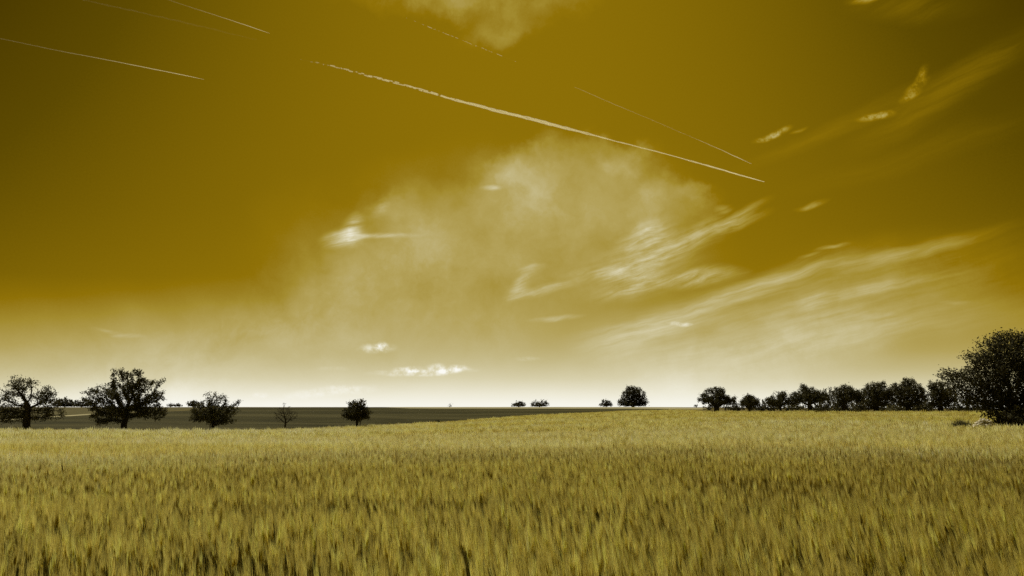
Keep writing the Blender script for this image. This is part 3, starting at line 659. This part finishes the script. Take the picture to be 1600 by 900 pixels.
def build(x, y, verts, faces_t, faces_q, hmul=1.0, face_cam=1.2, tf=None):
    """verts: (side, out, w, colour id, pale) - one plant template, placed n times"""
    n = len(x); K = len(verts); v = np.array([q[:3] for q in verts]); cid = np.array([q[3] for q in verts])
    p1, p2, p3 = patch(x, y); p1 = vnoise(x * .5, y, 1.1, 23, 4)
    h = (.80 + .42 * (p1 - .5) + .16 * (p2 - .5) + .22 * (p3 - .5) + rng.normal(0, .035, n)) * hmul
    tn_, tl_ = vnoise(x, y * .6, .10, 301, 2), vnoise(x, y * .6, .22, 311, 2)
    h = h * (1 + (tn_ - .5) * .66); tuft = 1 + (tl_ - .5) * .4 + rng.normal(0, .16, n).clip(-.4, .5)
    ph = rng.uniform(-face_cam, face_cam, n); la = rng.uniform(0, 6.283, n); lm = rng.gamma(2, .035, n)
    if tf is not None:                       # plants of one tuft share height, tone and lean
        h = (.80 + .16 * (p1 - .5) + .10 * (p2 - .5) + tf[:, 0] * .060 + rng.normal(0, .03, n)) * hmul
        tuft = (1 + tf[:, 1] * .17).clip(.5, 1.5) * (1 + rng.normal(0, .10, n))
        tl_ = .5 + tf[:, 2] * .30; tn_ = .5 + tf[:, 3] * .3; lm = lm * .35; p2 = p2 * .6 + .1
    lm = lm * .6; lx = WX * (.4 + 1.2 * p2) + np.cos(la) * lm + (tl_ - .5) * .12; ly = WY + np.sin(la) * lm + (tn_ - .5) * .12
    W = v[:, 2][None]; s_, o_2 = v[:, 0][None], v[:, 1][None]
    hs = h[:, None]
    X = x[:, None] + s_ * np.cos(ph)[:, None] - o_2 * np.sin(ph)[:, None] + lx[:, None] * W * W
    Y_ = y[:, None] + s_ * np.sin(ph)[:, None] + o_2 * np.cos(ph)[:, None] + ly[:, None] * W * W
    Zv = ground(x, y)[:, None] + W * hs
    pal = np.stack([GB, GS, GE, GA]); c = pal[cid][None] * (1 + rng.normal(0, .14, n))[:, None, None]
    rr_ = np.hypot(x, y); sheen = np.clip((rr_ - 19 + 12 * (vnoise(x * .4, y, 3, 141, 3) - .5)) / 15, 0, 1) * np.clip(.30 + 2.2 * (vnoise(x * .25, y, 6, 131, 4) - .28), 0, 1) * np.clip(1.05 - (rr_ - 60) / 140, .55, 1)  # sunlit awn sheen put into the stalk colour, in patches beyond the near field
    sheen_rgb = np.array([.88, .79, .43]); c = c * (1 - sheen[:, None, None] * .75) + (sheen_rgb * (c.sum(-1, keepdims=True) / 1.1)) * (sheen[:, None, None] * .75)
    c = c * tuft[:, None, None]
    c = c * (1 + (p2[:, None, None] - .5) * .5) * (1 + (p1[:, None, None] - .5) * .3)
    pv = np.stack([X, Y_, Zv], -1).reshape(-1, 3); b0 = (np.arange(n) * K)[:, None, None]
    T = (np.array(faces_t)[None] + b0).reshape(-1, 3) if len(faces_t) else np.zeros((0, 3), int)
    Q = (np.array(faces_q)[None] + b0).reshape(-1, 4) if len(faces_q) else np.zeros((0, 4), int)
    return pv, T, Q, np.clip(c, 0, .9).reshape(-1, 3)
def template(detail):
    V_, T_, Q_ = [], [], []
    def ribbon(path, w0, w1, cid, dirx=(1, 0)):
        k0 = len(V_); n = len(path)
        for i, (s_, o__, w) in enumerate(path):
            wd = (w0 + (w1 - w0) * i / (n - 1)) / 2
            V_.append((s_ - wd * dirx[0], o__ - wd * dirx[1], w, cid)); V_.append((s_ + wd * dirx[0], o__ + wd * dirx[1], w, cid))
            if i: b_ = k0 + 2 * i; Q_.append((b_ - 2, b_ - 1, b_ + 1, b_))
    def spike(p0, p1, w, cid, dirx=(1, 0)):
        k0 = len(V_)
        V_.append((p0[0] - w / 2 * dirx[0], p0[1] - w / 2 * dirx[1], p0[2], cid)); V_.append((p0[0] + w / 2 * dirx[0], p0[1] + w / 2 * dirx[1], p0[2], cid)); V_.append((*p1, cid)); T_.append((k0, k0 + 1, k0 + 2))
    def diamond(w0, w1, wid, cid, dirx=(1, 0)):
        k0 = len(V_); m = w0 + (w1 - w0) * .4
        V_.append((0, 0, w0, cid)); V_.append((wid / 2 * dirx[0], wid / 2 * dirx[1], m, cid)); V_.append((0, 0, w1, cid)); V_.append((-wid / 2 * dirx[0], -wid / 2 * dirx[1], m, cid)); Q_.append((k0, k0 + 1, k0 + 2, k0 + 3))
    if detail == 0:
        ribbon([(0, 0, 0), (0, 0, .45), (0, 0, .86)], .006, .004, 0)
        ribbon([(0, 0, .30), (.05, .02, .48), (.11, .03, .52)], .012, .002, 1, (.3, .95))
        ribbon([(0, 0, .55), (-.05, -.01, .74), (-.10, -.03, .80)], .012, .002, 1, (.5, .86))
        ribbon([(0, 0, .1), (-.04, .03, .34)], .014, .004, 0)
        diamond(.83, .97, .017, 2); diamond(.83, .97, .014, 2, (0, 1))
        for s_, o__, w in ((-.020, 0, 1.10), (-.009, .012, 1.15), (.002, -.012, 1.17), (.012, .009, 1.14), (.022, 0, 1.08)): spike((s_ * .15, 0, .86), (s_, o__, w), .007, 3)
    elif detail == 1:
        ribbon([(0, 0, 0.1), (0, 0, .86)], .012, .008, 1)
        ribbon([(0, 0, .35), (.09, .02, .62)], .020, .004, 1, (.7, .7))
        diamond(.80, .98, .026, 2)
        for s_, w in ((-.024, 1.10), (.0, 1.15), (.024, 1.09)): spike((s_ * .2, 0, .86), (s_, 0, w), .014, 3)
    else:
        for s_, w in ((-.10, .93), (0.0, 1.05), (.10, .97)):
            spike((s_ * .7, 0, .40), (s_ * .9, 0, w), .085, 2)
            spike((s_ * .8, 0, .78), (s_ * 1.2, 0, w + .10), .06, 3)
    return V_, T_, Q_
def tufts(r0, r1, gap_, k, sig):
    """tufts of stalks sown at an even spacing, jittered"""
    gx_, gy_ = np.meshgrid(np.arange(-r1, r1, gap_), np.arange(0, r1, gap_)); x = (gx_ + rng.uniform(-.5, .5, gx_.shape) * gap_).ravel(); y = (gy_ + rng.uniform(-.5, .5, gx_.shape) * gap_).ravel()
    r = np.hypot(x, y) + rng.normal(0, .04, len(x)) * r0; keep = (r > r0) & (r < r1) & (np.abs(np.arctan2(x, y)) < R(56)) & (rng.random(len(x)) < np.clip(.42 + 2.5 * (vnoise(x * .45, y, 1.1, 23, 4) - .28), .15, 1))
    x, y = x[keep], y[keep]; cnt = rng.integers(max(2, k - 2), k + 3, len(x)); t = rng.normal(0, 1, (len(x), 4))
    i = np.repeat(np.arange(len(x)), cnt)
    return x[i] + rng.normal(0, sig, len(i)), y[i] + rng.normal(0, sig, len(i)), t[i]
VV, TT, QQ, CC = [], [], [], []; off = 0
def add(piece):
    global off
    v_, t_, q_, c_ = piece; VV.append(v_); TT.append(t_ + off); QQ.append(q_ + off); CC.append(c_); off += len(v_)
def clumped(x, y, keep):         # plants stand in drill rows and tufts with gaps between
    k = rng.random(len(x)) < keep * np.clip(3.6 * (vnoise(x, y * .6, .10, 301, 2) - .42) * 1.4, .015, 1) * np.clip(.35 + 2.2 * (vnoise(x * .5, y, 1.1, 23, 4) - .25), .2, 1)
    return x[k], y[k]
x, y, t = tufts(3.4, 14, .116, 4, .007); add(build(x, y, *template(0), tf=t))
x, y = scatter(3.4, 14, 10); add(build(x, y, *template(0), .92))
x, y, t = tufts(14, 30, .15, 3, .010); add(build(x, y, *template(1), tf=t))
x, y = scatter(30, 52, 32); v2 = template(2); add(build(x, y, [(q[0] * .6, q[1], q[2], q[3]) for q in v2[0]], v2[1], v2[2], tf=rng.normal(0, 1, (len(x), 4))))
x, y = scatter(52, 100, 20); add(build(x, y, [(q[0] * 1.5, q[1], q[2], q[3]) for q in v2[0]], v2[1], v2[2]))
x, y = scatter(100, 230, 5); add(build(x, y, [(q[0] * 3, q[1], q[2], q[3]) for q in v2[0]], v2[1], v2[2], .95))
# closed lower storey of leaves where single stalks are too fine to tell apart
azs = np.radians(np.linspace(-57, 57, 470)); k = 150; rows = []
for a_ in azs:
    ye = np.interp(math.tan(a_), EU, EY); r_e = ye / math.cos(a_) - .5; rr = np.geomspace(28, max(r_e, 30), k); rows.append(np.stack([rr * math.sin(a_), rr * math.cos(a_)], -1))
G = np.array(rows); gx, gy = G[..., 0], G[..., 1]; rr = np.hypot(gx, gy)
hgt = np.interp(rr, [28, 38, 60, 110], [.20, .42, .62, .72]) + (vnoise(gx * .45, gy, 3, 21, 3) - .5) * .22 + (vnoise(gx, gy, .5, 5, 2) - .5) * .12
hgt[:, 0] = -.05; hgt[:, -1] = 0
Zc = ground(gx, gy) + hgt; vv = np.stack([gx, gy, Zc], -1).reshape(-1, 3); ix = np.arange(vv.shape[0]).reshape(len(azs), k)
qq = np.stack([ix[:-1, :-1], ix[1:, :-1], ix[1:, 1:], ix[:-1, 1:]], -1).reshape(-1, 4)
tn = .6 + .8 * vnoise(gx * .6, gy, .35, 91, 3).reshape(-1, 1); cc = (GE * .72)[None] * tn
add((vv, np.zeros((0, 3), int), qq[:, ::-1], cc))
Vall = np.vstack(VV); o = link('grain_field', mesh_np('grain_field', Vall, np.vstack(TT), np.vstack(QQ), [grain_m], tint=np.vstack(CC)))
tag(o, 'dense field of ripening bearded barley filling the whole foreground', 'grain field', kind='stuff')
print('grain verts', len(Vall))

# grass margin along the far edge of the grain
xs_, ys_, = [], []
pxm = rng.uniform(380, 1500, 9000); Ye = np.interp(pxm, [p for p, _ in EDGE], EY); Ym = Ye * (1 + np.abs(rng.normal(0, .035, len(pxm)))) + .3
mx_ = (pxm - 800) / F * math.cos(PITCH) * Ym
Vv, T, Q, ti = blades(len(pxm), 0, .75, (0.01, .01), (.13, .115, .035), (.36, .30, .11), .10, .5)
Vv = Vv.reshape(-1, 5, 3); Vv[:, :, 0] += mx_[:, None]; Vv[:, :, 1] += Ym[:, None]; Vv[:, :, 2] *= (rng.uniform(.4, 1.2, len(pxm)) * (.5 + vnoise(mx_, Ym, 3, 9)))[:, None]; Vv[:, :, 2] += ground(mx_, Ym)[:, None]
o = link('grass_margin', mesh_np('grass_margin', Vv.reshape(-1, 3), T, Q, [grassm], tint=ti)); tag(o, 'strip of rough dry grass along the far edge of the grain', 'grass', kind='stuff')

# dark weeds where the root crop meets the grass margin
pxm = rng.uniform(300, 1045, 6000); Ye = np.interp(pxm, [p for p, _ in EDGE], EY); Ym = Ye * (1.05 + np.abs(rng.normal(0, .02, len(pxm))))
mx_ = (pxm - 800) / F * math.cos(PITCH) * Ym; kk = vnoise(mx_, Ym, 4, 88, 3) > .42; pxm, Ym, mx_ = pxm[kk], Ym[kk], mx_[kk]
Vv, T, Q, ti = blades(len(pxm), 0, .6, (0.01, .01), (.02, .02, .008), (.06, .055, .022), .13, .5)
Vv = Vv.reshape(-1, 5, 3); Vv[:, :, 0] += mx_[:, None]; Vv[:, :, 1] += Ym[:, None]; Vv[:, :, 2] *= (rng.uniform(.4, 1.2, len(pxm)) * (.4 + 1.2 * vnoise(mx_, Ym, 3, 19)))[:, None]; Vv[:, :, 2] += ground(mx_, Ym)[:, None]
o = link('weed_margin', mesh_np('weed_margin', Vv.reshape(-1, 3), T, Q, [grassm], tint=ti)); tag(o, 'ragged dark weeds along the near edge of the dark field', 'weeds', kind='stuff')
